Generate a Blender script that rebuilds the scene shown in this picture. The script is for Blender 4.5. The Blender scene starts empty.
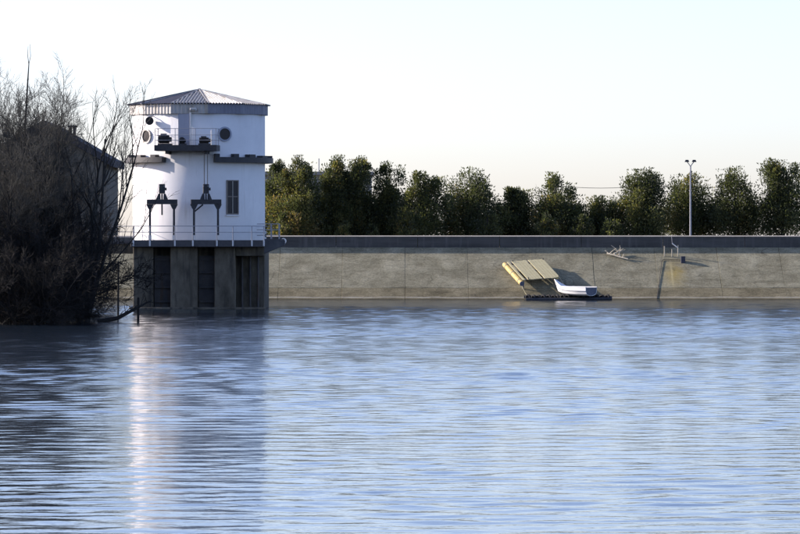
import bpy, math, random
import numpy as np
from mathutils import Vector

# ------------------------------------------------------------------ camera, sky, sun, exposure
SC = bpy.context.scene
COL = SC.collection
F = 4444.4          # focal length in pixels of the 800 px wide photograph (200 mm lens)
EYE = 4.15          # camera height above the water
HOR = 242.0         # image row of the horizon

cam_d = bpy.data.cameras.new("camera")
cam_d.lens = 200; cam_d.sensor_width = 36; cam_d.shift_y = -25 / 800
cam_d.clip_start = 0.5; cam_d.clip_end = 9000
cam = bpy.data.objects.new("camera", cam_d); COL.objects.link(cam)
cam.location = (0, 0, EYE); cam.rotation_euler = (math.pi / 2, 0, 0)
SC.camera = cam

SUN_EL = math.radians(22)
SUN_AZ = math.radians(-73)          # clockwise from +Y: the sun stands to the left, behind the tower
SUN_DIR = Vector((math.cos(SUN_EL) * math.sin(SUN_AZ), math.cos(SUN_EL) * math.cos(SUN_AZ), math.sin(SUN_EL)))

world = bpy.data.worlds.new("World"); SC.world = world; world.use_nodes = True
wn = world.node_tree.nodes; wl = world.node_tree.links
for n in list(wn): wn.remove(n)
w_out = wn.new("ShaderNodeOutputWorld"); w_bg = wn.new("ShaderNodeBackground"); w_sky = wn.new("ShaderNodeTexSky")
w_sky.sky_type = 'NISHITA'; w_sky.sun_disc = False
w_sky.sun_elevation = SUN_EL; w_sky.sun_rotation = SUN_AZ
w_sky.altitude = 100; w_sky.air_density = 0.72; w_sky.dust_density = 0.9; w_sky.ozone_density = 1.8
w_bg.inputs[1].default_value = 0.145
wl.new(w_sky.outputs[0], w_bg.inputs[0]); wl.new(w_bg.outputs[0], w_out.inputs[0])

sun_d = bpy.data.lights.new("sun", 'SUN'); sun_d.energy = 5.0; sun_d.angle = math.radians(0.5); sun_d.color = (1.0, 0.95, 0.77)
sun = bpy.data.objects.new("sun", sun_d); COL.objects.link(sun)
sun.rotation_euler = (-SUN_DIR).to_track_quat('-Z', 'Y').to_euler(); sun.location = (-60, 300, 60)

SC.view_settings.view_transform = 'Standard'; SC.view_settings.look = 'None'
SC.view_settings.exposure = 0.77; SC.view_settings.gamma = 1.0; SC.view_settings.use_curve_mapping = False
SC.view_settings.use_white_balance = True; SC.view_settings.white_balance_temperature = 6350; SC.view_settings.white_balance_tint = 25
SC.render.engine = 'CYCLES'
SC.cycles.max_bounces = 6; SC.cycles.use_denoising = True

# ------------------------------------------------------------------ helpers
random.seed(7)
PI = math.pi

def X(px, d): return (px - 400.0) * d / F
def Z(py, d): return EYE + (HOR - py) * d / F
def P(px, py, d): return Vector((X(px, d), d, Z(py, d)))

CREST_Y, CREST_Z = 326.0, 3.75
def slope_z(y): return CREST_Z - (CREST_Y - y) * 0.5
def on_slope(px, py, up=0.0):
    k = (HOR - py) / F
    y = (EYE - CREST_Z + CREST_Y * 0.5 - up) / (0.5 - k)
    return Vector((X(px, y), y, EYE + k * y))

class MB:
    """collects shapes; build() links them as one mesh object"""
    def __init__(s): s.v = []; s.f = []
    def add(s, vs, fs):
        o = len(s.v); s.v += [tuple(v) for v in vs]; s.f += [tuple(i + o for i in f) for f in fs]; return s
    def box(s, a, b):
        x0, y0, z0 = a; x1, y1, z1 = b
        return s.add([(x0,y0,z0),(x1,y0,z0),(x1,y1,z0),(x0,y1,z0),(x0,y0,z1),(x1,y0,z1),(x1,y1,z1),(x0,y1,z1)],
                     [(0,3,2,1),(4,5,6,7),(0,1,5,4),(1,2,6,5),(2,3,7,6),(3,0,4,7)])
    def hexa(s, c):      # eight corners: bottom ring then top ring
        return s.add(c, [(0,3,2,1),(4,5,6,7),(0,1,5,4),(1,2,6,5),(2,3,7,6),(3,0,4,7)])
    def tube(s, pts, rad, n=6, cap=True):
        pts = [Vector(p) for p in pts]
        rads = rad if isinstance(rad, (list, tuple)) else [rad] * len(pts)
        vs, fs = [], []
        for i, p in enumerate(pts):
            t = (pts[min(i + 1, len(pts) - 1)] - pts[max(i - 1, 0)]).normalized()
            a = t.orthogonal().normalized() if abs(t.z) > 0.99 else t.cross(Vector((0, 0, 1))).normalized()
            b = t.cross(a)
            for k in range(n):
                w = 2 * PI * k / n
                vs.append(p + (a * math.cos(w) + b * math.sin(w)) * rads[i])
        for i in range(len(pts) - 1):
            for k in range(n):
                fs.append((i*n+k, i*n+(k+1) % n, (i+1)*n+(k+1) % n, (i+1)*n+k))
        if cap:
            fs.append(tuple(range(n))[::-1]); fs.append(tuple(range((len(pts)-1)*n, len(pts)*n)))
        return s.add(vs, fs)
    def arc_block(s, c, r0, r1, a0, a1, z0, z1, n=24):   # ring sector; angle 0 faces the camera, positive to the right
        vs, fs = [], []
        for i in range(n + 1):
            a = a0 + (a1 - a0) * i / n
            sx, sy = math.sin(a), -math.cos(a)
            vs += [(c[0]+sx*r0, c[1]+sy*r0, z0), (c[0]+sx*r1, c[1]+sy*r1, z0), (c[0]+sx*r1, c[1]+sy*r1, z1), (c[0]+sx*r0, c[1]+sy*r0, z1)]
        for i in range(n):
            for k in range(4):
                fs.append((i*4+k, i*4+(k+1) % 4, (i+1)*4+(k+1) % 4, (i+1)*4+k))
        fs += [(3, 2, 1, 0), (n*4, n*4+1, n*4+2, n*4+3)]
        return s.add(vs, fs)
    def mesh(s, name, mat, origin=(0, 0, 0), smooth=False, bevel=0):
        me = bpy.data.meshes.new(name)
        ox, oy, oz = origin
        me.from_pydata([(x-ox, y-oy, z-oz) for x, y, z in s.v], [], s.f)
        me.materials.append(mat)
        import bmesh
        bm = bmesh.new(); bm.from_mesh(me)
        bmesh.ops.recalc_face_normals(bm, faces=bm.faces)
        if bevel:
            bmesh.ops.bevel(bm, geom=bm.edges[:], offset=bevel, segments=1, affect='EDGES')
        bm.to_mesh(me); bm.free()
        if smooth:
            me.polygons.foreach_set("use_smooth", [True] * len(me.polygons))
        return me
    def build(s, name, mat, parent=None, origin=None, smooth=False, bevel=0):
        if origin is None: origin = root_origin(parent)
        o = bpy.data.objects.new(name, s.mesh(name, mat, origin, smooth, bevel))
        COL.objects.link(o)
        if parent is not None: o.parent = parent
        else: o.location = origin
        return o

def root_origin(p):
    if p is None: return (0, 0, 0)
    while p.parent is not None: p = p.parent
    return tuple(p.location)

def tag(o, label=None, cat=None, group=None, kind=None):
    if label: o['label'] = label
    if cat: o['category'] = cat
    if group: o['group'] = group
    if kind: o['kind'] = kind
    return o

def thing(name, loc, label, cat, group=None):
    o = bpy.data.objects.new(name, None); COL.objects.link(o)
    o.empty_display_size = 0.2; o.location = loc
    return tag(o, label, cat, group)

def np_mesh(name, V, Fc, mat, tint=None):
    """V (n,3), Fc (m,k) arrays -> mesh"""
    me = bpy.data.meshes.new(name)
    m, k = Fc.shape
    me.vertices.add(len(V)); me.vertices.foreach_set("co", V.astype(np.float32).ravel())
    me.loops.add(m * k); me.loops.foreach_set("vertex_index", Fc.astype(np.int32).ravel())
    me.polygons.add(m); me.polygons.foreach_set("loop_start", np.arange(0, m * k, k, dtype=np.int32))
    if tint is not None:
        at = me.attributes.new("tint", 'FLOAT', 'POINT'); at.data.foreach_set("value", tint.astype(np.float32))
    me.update(calc_edges=True); me.validate()
    me.materials.append(mat)
    return me

def link(name, me, parent=None, loc=(0, 0, 0)):
    o = bpy.data.objects.new(name, me); COL.objects.link(o)
    o.location = loc
    if parent is not None: o.parent = parent
    return o

# ------------------------------------------------------------------ materials
def new_mat(name):
    m = bpy.data.materials.new(name); m.use_nodes = True
    nt = m.node_tree
    return m, nt, nt.nodes["Principled BSDF"]

def ramp(nt, fac, stops):
    r = nt.nodes.new("ShaderNodeValToRGB")
    els = r.color_ramp.elements
    while len(els) < len(stops): els.new(0.5)
    for e, (p, c) in zip(els, stops):
        e.position = p; e.color = (*c, 1) if len(c) == 3 else c
    nt.links.new(fac, r.inputs[0]); return r.outputs[0]

def coords(nt, scale=(1, 1, 1), kind="world"):
    if kind == "world":
        g = nt.nodes.new("ShaderNodeNewGeometry"); out = g.outputs["Position"]
    else:
        t = nt.nodes.new("ShaderNodeTexCoord"); out = t.outputs["Object"]
    mp = nt.nodes.new("ShaderNodeMapping"); mp.inputs["Scale"].default_value = scale
    nt.links.new(out, mp.inputs[0]); return mp.outputs[0]

def noise(nt, vec, scale, detail=4, rough=0.6, dist=0.0):
    n = nt.nodes.new("ShaderNodeTexNoise"); n.inputs["Scale"].default_value = scale
    n.inputs["Detail"].default_value = detail; n.inputs["Roughness"].default_value = rough
    n.inputs["Distortion"].default_value = dist
    nt.links.new(vec, n.inputs["Vector"]); return n.outputs["Fac"]

def mix(nt, fac, a, b, mode='MIX'):
    m = nt.nodes.new("ShaderNodeMix"); m.data_type = 'RGBA'; m.blend_type = mode
    for sock, val in ((m.inputs[0], fac), (m.inputs[6], a), (m.inputs[7], b)):
        if hasattr(val, "links"): nt.links.new(val, sock)
        elif isinstance(val, (int, float)): sock.default_value = val
        else: sock.default_value = (*val, 1)
    return m.outputs[2]

def math_n(nt, op, a, b=None, clamp=False):
    m = nt.nodes.new("ShaderNodeMath"); m.operation = op; m.use_clamp = clamp
    for i, v in enumerate((a, b)):
        if v is None: continue
        if hasattr(v, "links"): nt.links.new(v, m.inputs[i])
        else: m.inputs[i].default_value = v
    return m.outputs[0]

def bump(nt, bsdf, h, strength=0.4, dist=0.02):
    b = nt.nodes.new("ShaderNodeBump"); b.inputs["Strength"].default_value = strength; b.inputs["Distance"].default_value = dist
    nt.links.new(h, b.inputs["Height"]); nt.links.new(b.outputs[0], bsdf.inputs["Normal"])

def mottled(name, c0, c1, scale=2.0, rough=0.85, metal=0.0, vec_scale=(1, 1, 1), stain=None, bump_s=0.3, spec=0.3):
    m, nt, b = new_mat(name)
    v = coords(nt, vec_scale)
    n1 = noise(nt, v, scale, 6, 0.65)
    col = ramp(nt, n1, [(0.3, c0), (0.7, c1)])
    if stain:
        sv = coords(nt, (1.2, 1.2, 0.12))
        n2 = noise(nt, sv, 2.2, 4, 0.6)
        f = ramp(nt, n2, [(0.52, (0, 0, 0)), (0.7, (1, 1, 1))])
        col = mix(nt, f, col, stain)
    nt.links.new(col, b.inputs["Base Color"])
    b.inputs["Roughness"].default_value = rough; b.inputs["Metallic"].default_value = metal
    b.inputs["Specular IOR Level"].default_value = spec
    n3 = noise(nt, v, scale * 6, 3, 0.7)
    bump(nt, b, n3, bump_s, 0.02)
    return m

M_white = mottled("white_paint", (0.72, 0.71, 0.70), (0.80, 0.79, 0.775), 0.9, 0.8, bump_s=0.15)
def weather_runs(m):
    nt = m.node_tree; b = nt.nodes["Principled BSDF"]; src = b.inputs["Base Color"].links[0].from_socket
    f = noise(nt, coords(nt, (3.2, 3.2, 0.22)), 1.0, 5, 0.7)
    g = noise(nt, coords(nt), 0.45, 3, 0.6)
    k = math_n(nt, 'MULTIPLY', ramp(nt, f, [(0.56, (0, 0, 0)), (0.74, (1, 1, 1))]), ramp(nt, g, [(0.42, (0, 0, 0)), (0.66, (1, 1, 1))]))
    nt.links.new(mix(nt, math_n(nt, 'MULTIPLY', k, 0.55), src, (0.42, 0.37, 0.30)), b.inputs["Base Color"])
weather_runs(M_white)
M_base = mottled("weathered_concrete", (0.055, 0.048, 0.036), (0.20, 0.175, 0.13), 1.0, 0.9, vec_scale=(1, 1, 0.5), stain=(0.03, 0.029, 0.028), bump_s=0.8)
M_deck = mottled("deck_concrete", (0.06, 0.06, 0.065), (0.11, 0.108, 0.11), 1.5, 0.9)
M_dark = mottled("dark_painted_steel", (0.022, 0.023, 0.028), (0.045, 0.046, 0.05), 3, 0.55, spec=0.4)
M_black = mottled("black_rubber", (0.012, 0.012, 0.013), (0.025, 0.025, 0.026), 4, 0.8)
M_galv = mottled("galvanised_sheet", (0.30, 0.30, 0.295), (0.46, 0.45, 0.43), 1.2, 0.55, 0.25, stain=(0.30, 0.27, 0.22), bump_s=0.1, spec=0.5)
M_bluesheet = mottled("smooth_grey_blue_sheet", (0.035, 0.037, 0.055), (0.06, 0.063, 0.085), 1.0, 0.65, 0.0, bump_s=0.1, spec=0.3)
M_fascia = mottled('blue_grey_fascia_sheet', (0.17, 0.175, 0.22), (0.25, 0.255, 0.30), 1.5, 0.6, 0.0, bump_s=0.1)
M_rail = mottled("grey_painted_rail", (0.26, 0.27, 0.30), (0.38, 0.38, 0.40), 4, 0.55)
M_whitemetal = mottled("white_painted_metal", (0.66, 0.66, 0.64), (0.78, 0.77, 0.75), 4, 0.5)
M_glass_d, _nt, _b = new_mat("dark_window_glass")
_b.inputs["Base Color"].default_value = (0.02, 0.022, 0.03, 1); _b.inputs["Roughness"].default_value = 0.25; _b.inputs["Specular IOR Level"].default_value = 0.15
M_frame = mottled("brown_window_frame", (0.16, 0.14, 0.12), (0.24, 0.21, 0.18), 5, 0.7)
M_door = mottled("grey_blue_door", (0.30, 0.33, 0.40), (0.36, 0.38, 0.46), 2, 0.6)
M_gate = mottled("rusty_gate_steel", (0.05, 0.05, 0.055), (0.11, 0.10, 0.09), 1.5, 0.7, stain=(0.10, 0.06, 0.035))
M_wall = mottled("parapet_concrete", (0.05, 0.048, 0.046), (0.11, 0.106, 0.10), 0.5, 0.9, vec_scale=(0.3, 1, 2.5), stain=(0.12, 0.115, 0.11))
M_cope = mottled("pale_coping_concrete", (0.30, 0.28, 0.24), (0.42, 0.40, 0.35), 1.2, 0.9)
M_road = mottled("asphalt", (0.045, 0.045, 0.045), (0.065, 0.065, 0.062), 3, 0.95)
M_ground = mottled("dry_winter_ground", (0.09, 0.075, 0.05), (0.16, 0.135, 0.09), 0.3, 1.0)
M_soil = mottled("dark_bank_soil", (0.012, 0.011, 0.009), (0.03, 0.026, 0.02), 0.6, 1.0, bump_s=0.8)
M_plank = mottled("weathered_planks", (0.40, 0.36, 0.20), (0.54, 0.49, 0.30), 2.5, 0.85, vec_scale=(1, 6, 1))
M_float = mottled("yellow_tank_paint", (0.50, 0.36, 0.10), (0.62, 0.47, 0.20), 1.5, 0.6, stain=(0.33, 0.22, 0.09))
M_cap = mottled("blue_grey_tank_end", (0.09, 0.11, 0.16), (0.15, 0.17, 0.23), 3, 0.6)
M_boat = mottled("white_hull_gelcoat", (0.76, 0.76, 0.75), (0.84, 0.84, 0.83), 2, 0.35, bump_s=0.05)
M_boat_dark = mottled("boat_inside_and_stern_shade_grey", (0.10, 0.11, 0.15), (0.16, 0.17, 0.21), 3, 0.6)  # grey of thwarts and strakes; on the transom it paints in shade
M_drift = mottled("bleached_driftwood", (0.45, 0.40, 0.30), (0.60, 0.54, 0.42), 3, 0.9)
M_bark = mottled("dark_bark", (0.018, 0.018, 0.018), (0.042, 0.040, 0.036), 3, 0.95)
M_twig = mottled("grey_brown_twig", (0.040, 0.040, 0.036), (0.085, 0.084, 0.074), 1.0, 0.9)
M_twig_d = mottled("dark_thicket_twig", (0.010, 0.010, 0.010), (0.024, 0.022, 0.020), 1.0, 0.95)
M_house = mottled("house_render", (0.11, 0.105, 0.09), (0.18, 0.17, 0.145), 1.0, 0.95)
M_roof = mottled("dark_roofing", (0.035, 0.035, 0.045), (0.06, 0.06, 0.07), 1.5, 0.85)
M_far = mottled("far_building_grey", (0.22, 0.215, 0.20), (0.30, 0.29, 0.27), 0.5, 0.9)

def make_foliage():
    m, nt, b = new_mat("evergreen_foliage")
    at = nt.nodes.new("ShaderNodeAttribute"); at.attribute_name = "tint"
    col = ramp(nt, at.outputs["Fac"], [(0.0, (0.030, 0.038, 0.022)), (0.4, (0.068, 0.078, 0.036)), (0.68, (0.15, 0.15, 0.056)), (1.0, (0.25, 0.165, 0.065))])
    nt.links.new(col, b.inputs["Base Color"]); b.inputs["Roughness"].default_value = 0.55
    b.inputs["Specular IOR Level"].default_value = 0.4
    tr = nt.nodes.new("ShaderNodeBsdfTranslucent")
    bright = mix(nt, 1.0, col, (1.5, 1.6, 0.9), 'MULTIPLY'); nt.links.new(bright, tr.inputs[0])
    ms = nt.nodes.new("ShaderNodeMixShader"); ms.inputs[0].default_value = 0.42
    nt.links.new(b.outputs[0], ms.inputs[1]); nt.links.new(tr.outputs[0], ms.inputs[2])
    nt.links.new(ms.outputs[0], nt.nodes["Material Output"].inputs[0])
    return m
M_leaf = make_foliage()

def make_slab_mat(name, c0, c1, c2, damp=False):
    m, nt, b = new_mat(name)
    v = coords(nt)
    n1 = noise(nt, v, 0.55, 8, 0.7, 0.4)
    col = ramp(nt, n1, [(0.28, c0), (0.5, c1), (0.72, c2)])
    vs = coords(nt, (0.25, 1.0, 1.0)); n2 = noise(nt, vs, 1.3, 6, 0.7, 0.8)
    st = ramp(nt, n2, [(0.50, (0, 0, 0)), (0.62, (0.35, 0.35, 0.35)), (0.8, (.8, .8, .8))])
    col = mix(nt, st, col, tuple(x * 0.55 for x in c0))
    n3 = noise(nt, v, 7.0, 8, 0.85)
    col = mix(nt, 0.75, col, ramp(nt, n3, [(0.30, (0.12, 0.12, 0.12)), (0.5, (1, 1, 1)), (0.70, (1.55, 1.55, 1.55))]), 'MULTIPLY')
    # wandering cracks
    nd = nt.nodes.new("ShaderNodeTexNoise"); nd.inputs["Scale"].default_value = 0.8; nd.inputs["Detail"].default_value = 5
    nt.links.new(v, nd.inputs["Vector"])
    va = nt.nodes.new("ShaderNodeVectorMath"); va.operation = 'MULTIPLY_ADD'
    nt.links.new(nd.outputs["Color"], va.inputs[0]); va.inputs[1].default_value = (1.6, 1.6, 1.6); nt.links.new(v, va.inputs[2])
    vo = nt.nodes.new("ShaderNodeTexVoronoi"); vo.feature = 'DISTANCE_TO_EDGE'; vo.inputs["Scale"].default_value = 0.22
    nt.links.new(va.outputs[0], vo.inputs["Vector"])
    ck = ramp(nt, vo.outputs["Distance"], [(0.0, (.6, .6, .6)), (0.005, (0.3, 0.3, 0.3)), (0.011, (0, 0, 0))])
    brk = ramp(nt, noise(nt, v, 0.35, 2), [(0.5, (0, 0, 0)), (0.62, (1, 1, 1))])
    ckf = math_n(nt, 'MULTIPLY', ck, brk)
    col = mix(nt, ckf, col, (0.05, 0.045, 0.035))
    # rusty yellow stain below the gauge stand, with a paler run in it
    sp = nt.nodes.new("ShaderNodeSeparateXYZ"); g = nt.nodes.new("ShaderNodeNewGeometry"); nt.links.new(g.outputs["Position"], sp.inputs[0])
    c = on_slope(674, 274)
    wob = math_n(nt, 'MULTIPLY', math_n(nt, 'SUBTRACT', n1, 0.5), 2.2)
    dx = math_n(nt, 'ABSOLUTE', math_n(nt, 'ADD', math_n(nt, 'SUBTRACT', sp.outputs[0], c.x), wob))
    dy = math_n(nt, 'ABSOLUTE', math_n(nt, 'SUBTRACT', sp.outputs[1], c.y))
    fx = math_n(nt, 'SUBTRACT', 1.0, math_n(nt, 'DIVIDE', dx, 1.0), True)
    fy = math_n(nt, 'SUBTRACT', 1.0, math_n(nt, 'DIVIDE', dy, 2.4), True)
    col = mix(nt, math_n(nt, 'MULTIPLY', math_n(nt, 'MULTIPLY', fx, fy), 0.55), col, (0.42, 0.30, 0.06))
    fr = math_n(nt, 'MULTIPLY', math_n(nt, 'SUBTRACT', 1.0, math_n(nt, 'DIVIDE', math_n(nt, 'ABSOLUTE', math_n(nt, 'SUBTRACT', sp.outputs[0], c.x - 0.15)), 0.12), True), fy)
    col = mix(nt, math_n(nt, 'MULTIPLY', fr, 0.8), col, (0.5, 0.42, 0.22))
    if damp:   # algae line and wet foot close to the water level
        wz = math_n(nt, 'ADD', sp.outputs[2], math_n(nt, 'MULTIPLY', math_n(nt, 'SUBTRACT', n2, 0.5), 0.25))
        tide = math_n(nt, 'SUBTRACT', 1.0, math_n(nt, 'DIVIDE', math_n(nt, 'ABSOLUTE', math_n(nt, 'SUBTRACT', wz, 0.17)), 0.05), True)
        col = mix(nt, math_n(nt, 'MULTIPLY', tide, 0.6), col, (0.5, 0.48, 0.40))
        f = math_n(nt, 'SUBTRACT', 1.0, math_n(nt, 'DIVIDE', wz, 0.13), True)
        col = mix(nt, f, col, (0.06, 0.055, 0.035))
    nt.links.new(col, b.inputs["Base Color"]); b.inputs["Roughness"].default_value = 0.95
    b.inputs["Specular IOR Level"].default_value = 0.15
    hh = math_n(nt, 'ADD', n3, math_n(nt, 'MULTIPLY', n1, 2.0))
    bump(nt, b, hh, 0.5, 0.05)
    return m
M_slab = make_slab_mat("slope_concrete", (0.15, 0.136, 0.087), (0.255, 0.236, 0.157), (0.36, 0.337, 0.235))
M_slab_low = make_slab_mat("stained_lower_concrete", (0.115, 0.098, 0.056), (0.20, 0.173, 0.104), (0.29, 0.253, 0.158), True)

def make_water():
    m, nt, b = new_mat("rippled_lake_water")
    b.inputs["Base Color"].default_value = (0.010, 0.017, 0.026, 1)
    b.inputs["IOR"].default_value = 1.33
    g = nt.nodes.new("ShaderNodeNewGeometry"); sp = nt.nodes.new("ShaderNodeSeparateXYZ"); nt.links.new(g.outputs["Position"], sp.inputs[0])
    mid = noise(nt, coords(nt, (0.9, 1.0, 1)), 2.3, 3, 0.55, 0.3)
    fine = noise(nt, coords(nt, (0.8, 1.0, 1)), 5.0, 2, 0.6, 0.2)
    h = math_n(nt, 'ADD', math_n(nt, 'MULTIPLY', mid, 0.014), math_n(nt, 'MULTIPLY', fine, 0.005))
    calm = math_n(nt, 'DIVIDE', math_n(nt, 'SUBTRACT', 317.0, sp.outputs[1]), 10.0, True)
    calm = math_n(nt, 'ADD', math_n(nt, 'MULTIPLY', calm, 0.9), 0.1)
    h = math_n(nt, 'MULTIPLY', h, calm)
    nt.links.new(math_n(nt, 'ADD', math_n(nt, 'MULTIPLY', math_n(nt, 'DIVIDE', math_n(nt, 'SUBTRACT', sp.outputs[1], 75.0), 130.0, True), 0.065), 0.06), b.inputs['Roughness'])
    bp = nt.nodes.new("ShaderNodeBump"); bp.inputs["Strength"].default_value = 1.0; bp.inputs["Distance"].default_value = 0.5
    nt.links.new(h, bp.inputs["Height"]); nt.links.new(bp.outputs[0], b.inputs["Normal"])
    return m
M_water = make_water()

# ------------------------------------------------------------------ ground, water, dam
prof = [(-900, -4), (200, -4), (316, -1.6), (325.8, 3.3), (332.6, 3.3), (339, 2.3), (360, 1.6), (8000, 1.6)]
gm = MB()
vs = []
for y, z in prof: vs += [(-3000, y, z), (3000, y, z)]
gm.add(vs, [(2*i, 2*i+1, 2*i+3, 2*i+2) for i in range(len(prof) - 1)])
tag(gm.build("ground", M_ground), "flat dry land around and behind the lake", "ground", kind="structure")

def water_mesh():
    rng = np.random.default_rng(4)
    xs = np.concatenate([[-900, -300, -120, -60], np.arange(-40, 40.01, .30), [60, 120, 300, 900]])
    ys = np.concatenate([[-400, -100, 0, 30], np.arange(46, 319.9, .15), [321]])
    Xg, Yg = np.meshgrid(xs, ys)
    Zg = np.zeros_like(Xg)
    n = 70
    lam = np.exp(rng.uniform(math.log(.45), math.log(1.85), n)); k = 2 * PI / lam
    th = rng.normal(0, .62, n) - PI / 2 + .12
    amp = WAVE_SLOPE * math.sqrt(2.0 / n) / k * np.where(lam > 3, .8, 1.0)
    ph = rng.uniform(0, 2 * PI, n)
    wx = Xg + .6 * np.sin(Yg * .21 + Xg * .13); wy = Yg + .5 * np.sin(Xg * .33 + 1.0) + .4 * np.sin(Xg * .11 - Yg * .07)
    for i in range(n):
        Zg += amp[i] * np.sin(k[i] * (math.cos(th[i]) * wx + math.sin(th[i]) * wy) + ph[i])
    # wind patches, calm strip in the lee of the dam and near the bank, flat beyond the modelled area
    patch = 1 + .30 * np.sin(Yg * .075 + .6 * np.sin(Xg * .06) + 1.0) * np.cos(Xg * .045 - Yg * .021) + .2 * np.sin(Yg * .19 + Xg * .05)
    lee = np.clip((316.5 - Yg) / 9, 0, 1) * .94 + .06
    edge = np.clip((40 - np.abs(Xg)) / 4, 0, 1) * np.clip((Yg - 46) / 4, 0, 1)
    Zg *= patch * lee * edge * (.95 + .35 * np.clip((Yg - 75) / 110, 0, 1))
    # sharper crests
    Zg += .12 * Zg * np.abs(Zg) / .02
    V = np.stack([Xg, Yg, Zg], axis=-1).reshape(-1, 3)
    w = len(xs); r, c = np.meshgrid(np.arange(len(ys) - 1), np.arange(w - 1), indexing='ij')
    q = (r * w + c).ravel()
    me = np_mesh("water", V, np.stack([q, q + 1, q + w + 1, q + w], axis=1), M_water)
    me.polygons.foreach_set("use_smooth", np.ones(len(me.polygons), dtype=bool))
    return me
WAVE_SLOPE = .030
tag(link("water", water_mesh()), "rippled pale blue lake water filling the foreground", "water", kind="structure")

sl = MB()
sl.add([(-300, 315, slope_z(315) - .12), (300, 315, slope_z(315) - .12), (300, CREST_Y + .05, slope_z(CREST_Y + .05) - .12), (-300, CREST_Y + .05, slope_z(CREST_Y + .05) - .12)], [(0, 1, 2, 3)])
dam = tag(sl.build("dam_slope", mottled("joint_fill", (0.14, 0.125, 0.09), (0.22, 0.20, 0.15), 3, 1.0)), "sloping concrete face of the dam above the water", "dam", kind="structure")

PITCH = 63 * 322 / F
def slab_mesh(name, w, y0, y1, mat, seed):
    r = random.Random(seed); m = MB()
    n = 6; top = []; bot = []
    # slightly uneven outline, chamfered rim, origin in the upper middle of the slab
    pts = []
    for i in range(n): pts.append((-w/2 + w*i/n + (r.uniform(-.012, .012) if i else 0), y1 + r.uniform(-.02, .02)))
    for i in range(3): pts.append((w/2 + r.uniform(-.02, .02), y1 + (y0-y1)*i/3))
    for i in range(n): pts.append((w/2 - w*i/n + (r.uniform(-.012, .012) if i else 0), y0 + r.uniform(-.02, .02)))
    for i in range(3): pts.append((-w/2 + r.uniform(-.02, .02), y0 + (y1-y0)*i/3))
    k = len(pts); cx, cy = 0, (y0 + y1) / 2
    def lift(x, y, up): return (x, y - up * 0.447, y * 0.5 + up * 0.894)
    ring0 = [lift(x, y, -.12) for x, y in pts]
    ring1 = [lift(x, y, -.01) for x, y in pts]
    ring2 = [lift(x + (.01 if x < cx else -.01), y + (.01 if y < cy else -.01), 0) for x, y in pts]
    m.add(ring0 + ring1 + ring2, [(i, (i+1) % k, k+(i+1) % k, k+i) for i in range(k)] + [(k+i, k+(i+1) % k, 2*k+(i+1) % k, 2*k+i) for i in range(k)] + [tuple(range(2*k, 3*k))])
    return m.mesh(name, mat)
UP = [slab_mesh("upper_slab", PITCH - .014, -5.795, 0.0, M_slab, i) for i in range(3)]
LO = [slab_mesh("lower_slab", PITCH - .014, -9.6, -5.807, M_slab_low, 10 + i) for i in range(3)]
X0 = X(657, 322)
for i in range(-15, 12):
    cx = X0 + (i + 0.5) * PITCH
    for k, meshes in enumerate((UP, LO)):
        o = link("concrete_slab", random.choice(meshes), dam, (cx, CREST_Y, CREST_Z + random.uniform(-.005, .005)))
        o.rotation_euler = (random.uniform(-.0006, .0006), random.uniform(-.0008, .0008), 0)
    
road = MB().add([(-300, 326.55, 3.62), (300, 326.55, 3.62), (300, 332.4, 3.62), (-300, 332.4, 3.62)], [(0, 1, 2, 3)])
tag(road.build("crest_road", M_road), "asphalt road on the dam crest behind the parapet", "road", kind="structure")

# parapet of cast panels with a pale coping
par = thing("parapet_wall", (0, CREST_Y, CREST_Z), "long low concrete parapet wall with pale coping along the dam crest", "wall")
top_z = Z(236.6, CREST_Y)
pw = 6.0
for i in range(-11, 12):
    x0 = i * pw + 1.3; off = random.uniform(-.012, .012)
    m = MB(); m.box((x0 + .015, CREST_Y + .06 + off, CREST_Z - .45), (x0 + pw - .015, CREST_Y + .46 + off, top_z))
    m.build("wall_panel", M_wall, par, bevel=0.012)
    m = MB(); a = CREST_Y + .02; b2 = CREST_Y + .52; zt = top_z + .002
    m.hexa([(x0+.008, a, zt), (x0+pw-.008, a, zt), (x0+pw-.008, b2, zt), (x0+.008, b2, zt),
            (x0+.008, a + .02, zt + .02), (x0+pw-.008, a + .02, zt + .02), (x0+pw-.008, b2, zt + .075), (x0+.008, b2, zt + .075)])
    m.build("coping", M_cope, par)

# left bank, a rough mound falling to the water
def bank_h(x, y):
    edge = -16.6 - max(0, (y - 226)) * 0.085 + 0.6 * math.sin(y * .35) + 0.3 * math.sin(y * 1.1)
    front = y - (226.0 + 0.5 * math.sin(x * .7) + max(0, (x + 17)) * 0.8)
    d = min((edge - x) * 0.55, front * 0.40)
    h = -0.6 + d if d < 1.2 else 0.6 + (d - 1.2) * 0.35
    return min(h, 3.7 + 0.4 * math.sin(x * .2) * math.cos(y * .13)) + 0.10 * math.sin(x * 2.1 + y) + .08 * math.sin(y * 2.7 - x)
bx = np.linspace(-95, -15, 90); by = np.linspace(220, 325, 110)
V = np.array([(x, y, bank_h(x, y)) for y in by for x in bx])
Fq = np.array([(j*90+i, j*90+i+1, (j+1)*90+i+1, (j+1)*90+i) for j in range(109) for i in range(89)])
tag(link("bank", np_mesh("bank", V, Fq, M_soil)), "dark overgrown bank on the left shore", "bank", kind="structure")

# ------------------------------------------------------------------ the intake tower
TD = 280.0; TX = X(199, TD); TC = (TX, TD); TR = 4.16
DECK_Z = 4.27
tower = thing("intake_tower", (TX, TD, 0), "white round intake tower with faceted metal roof on a concrete base in the water", "tower")
def tp(phi, r, z):  # point on the tower, phi in degrees, 0 faces the camera
    a = math.radians(phi); return Vector((TX + math.sin(a) * r, TD - math.cos(a) * r, z))

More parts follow.
